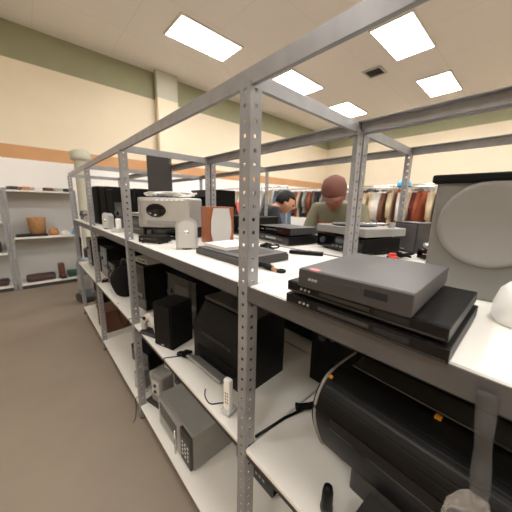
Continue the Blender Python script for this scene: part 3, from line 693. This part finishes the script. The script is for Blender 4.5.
def person(name,label,loc,rz,skin,shirt,lean,headyaw,headpitch,S,hat,hx,hz):
    t=thing(name,label,'person',loc,rz)
    # faces +x
    L=lean; t.scale=(S,S,S)
    hip=(0,0,.93); wst=(.02*L,0,1.08); ch=(.10*L,0,1.30); nb=(.17*L,0,1.47); hd=(.17*L+hx*.6,0,1.47+(hz-1.47)*.45)
    J=[hip,wst,ch,nb,hd]; E=[(0,1),(1,2),(2,3),(3,4)]; Rd=[(.145,.11),(.135,.10),(.165,.115),(.06,.06),(.055,.055)]
    def add(p,r,pr): J.append(p); Rd.append(r); E.append((pr,len(J)-1)); return len(J)-1
    cl=dict(hip=hip)
    arms=[]
    for s in (-1,1):
        sh=add((.12*L,s*.19,1.41),.058,2); el=add((.16*L+.06,s*.235,1.13),.043,sh); wr=add((.34+.12*L,s*.16,1.10+.02*s),.028,el)
        arms.append((J[sh],J[el],J[wr])); hand(J,E,Rd,wr,J[wr],(1,-s*.2,-.15),(0,0,1))
    legs=[]
    for s in (-1,1):
        h2=add((0,s*.09,.86),.088,0); kn=add((.02,s*.10,.48),.058,h2); an=add((-.01,s*.10,.09),.040,kn); to=add((.14,s*.11,.035),(.038,.030),an)
        legs.append((J[h2],J[kn],J[an]))
    me=skinned('b',J,E,Rd,2); bm=NB(); bm.from_mesh(me)
    hc=Vector((.17*L+hx,0,hz)); rr=head_bm(bm,hc,1.0,headyaw,headpitch)
    zs=min(v.co.z for v in bm.verts)
    for v in bm.verts: v.co.z-=zs
    hc2=hc-Vector((0,0,zs)); rr=Matrix.Translation((0,0,-zs))@rr
    body=obj('body',bm,skin,t,True); rm=body.modifiers.new('merge','REMESH'); rm.mode='VOXEL'; rm.voxel_size=.009; rm.use_smooth_shade=True
    dg=bpy.context.evaluated_depsgraph_get(); dg.update(); m2=bpy.data.meshes.new_from_object(body.evaluated_get(dg)); body.modifiers.clear()
    bb=NB(); bb.from_mesh(m2); keep=largest(bb); bb.to_mesh(m2); bb.free(); body.data=m2
    # clothes: thicker shells over the same skeleton
    dz=Vector((0,0,-zs))
    P=lambda q:tuple(Vector(q)+dz)
    Js=[P(hip),P(wst),P(ch),P((nb[0]-.02,0,nb[2]+.02))]; Es=[(0,1),(1,2),(2,3)]; Rs=[(.165,.130),(.155,.120),(.205,.15),(.10,.10)]
    for a in arms:
        Js.append(P(a[0]));Rs.append(.088);Es.append((2,len(Js)-1)); Js.append(P(a[1]));Rs.append(.066);Es.append((len(Js)-2,len(Js)-1))
        mid=Vector(a[1]).lerp(Vector(a[2]),.25); Js.append(P(mid));Rs.append(.052);Es.append((len(Js)-2,len(Js)-1))
    ms=skinned('s',Js,Es,Rs,2); b2=NB(); b2.from_mesh(ms); obj('shirt',b2,shirt,t,True)
    Js=[P((0,0,.90))];Es=[];Rs=[(.160,.125)]
    for l in legs:
        for q,r in zip(l,(.105,.078,.062)):
            Js.append(P(q));Rs.append(r);Es.append((0 if q is l[0] else len(Js)-2,len(Js)-1))
    ms=skinned('t',Js,Es,Rs,2); b2=NB(); b2.from_mesh(ms); obj('trousers',b2,'denim',t,True)
    for s in (-1,1): obj('shoe',box(NB(),(-.07,s*.105-.05,0),(.21,s*.105+.05,.085),.035,3),'black',t,True)
    # hair shell / cap
    b2=NB(); bmesh.ops.create_uvsphere(b2,u_segments=32,v_segments=20,radius=1)
    for v in b2.verts:
        x,y,z=v.co; v.co=Vector((x*.108-.008,y*.086,z*.128+.006))
    bmesh.ops.delete(b2,geom=[v for v in b2.verts if (v.co.x>.03 and v.co.z<.055) or (v.co.z<-.05) or (v.co.x>-.02 and v.co.z<.0)],context='VERTS')
    bmesh.ops.transform(b2,matrix=rr,verts=b2.verts); o=obj('hair',b2,'hair',t,True); md=o.modifiers.new('t','SOLIDIFY'); md.thickness=.008
    if hat:
        b2=NB(); lathe(b2,[(.112,.035),(.113,.075),(.095,.125),(.05,.152),(0,.158)],28); 
        for v in b2.verts: v.co.y*=.84
        prism(b2,[(.085,-.075),(.15,-.06),(.185,0),(.15,.06),(.085,.075)],.036,.044,.002)
        bmesh.ops.transform(b2,matrix=rr,verts=b2.verts); obj('cap',b2,'cap',t,True,label='reddish brown cap')
    for s in (-1,1):
        b2=NB(); bmesh.ops.create_uvsphere(b2,u_segments=12,v_segments=8,radius=.012); bmesh.ops.transform(b2,matrix=rr@T(.088,s*.03,.004),verts=b2.verts); obj('eye',b2,'black_g',t,True)
    return t
person('person','person in a black shirt with short dark hair, leaning over, behind the racks',(1.60,1.68,0),R(-38),'skin1','shirtb',1.0,0,R(25),1.09,False,.12,1.53)
person('person','person in an olive shirt and reddish brown cap, head bowed, behind the racks',(1.83,.74,0),R(195),'skin2','shirto',.95,R(8),R(30),1.12,True,.09,1.54)

# ---------------------------------------------------------------- camera, world, view
sc=bpy.context.scene
cam=bpy.data.cameras.new('camera'); co=bpy.data.objects.new('camera',cam); col.objects.link(co)
yaw,pitch,roll=0.7405,0.2010,0.0212
f=Vector((math.sin(yaw)*math.cos(pitch),math.cos(yaw)*math.cos(pitch),-math.sin(pitch)))
r=Vector((math.cos(yaw),-math.sin(yaw),0)); u=r.cross(f)
r2=r*math.cos(roll)+u*math.sin(roll); u2=-r*math.sin(roll)+u*math.cos(roll)
m=Matrix((r2,u2,-f)).transposed().to_4x4(); m.translation=(-.4738,-.5542,1.62); co.matrix_world=m
cam.sensor_width=36; cam.sensor_fit='HORIZONTAL'; cam.lens=251.21/512*36; cam.clip_start=.02
cam.dof.use_dof=True; cam.dof.focus_distance=.95; cam.dof.aperture_fstop=3.2
sc.camera=co
w=bpy.data.worlds.new('world'); sc.world=w; w.use_nodes=True; w.node_tree.nodes['Background'].inputs[0].default_value=(.9,.88,.85,1); w.node_tree.nodes['Background'].inputs[1].default_value=.05
sc.view_settings.view_transform='Standard'; sc.view_settings.look='None'; sc.view_settings.gamma=1; sc.view_settings.exposure=0.15; sc.view_settings.use_curve_mapping=False
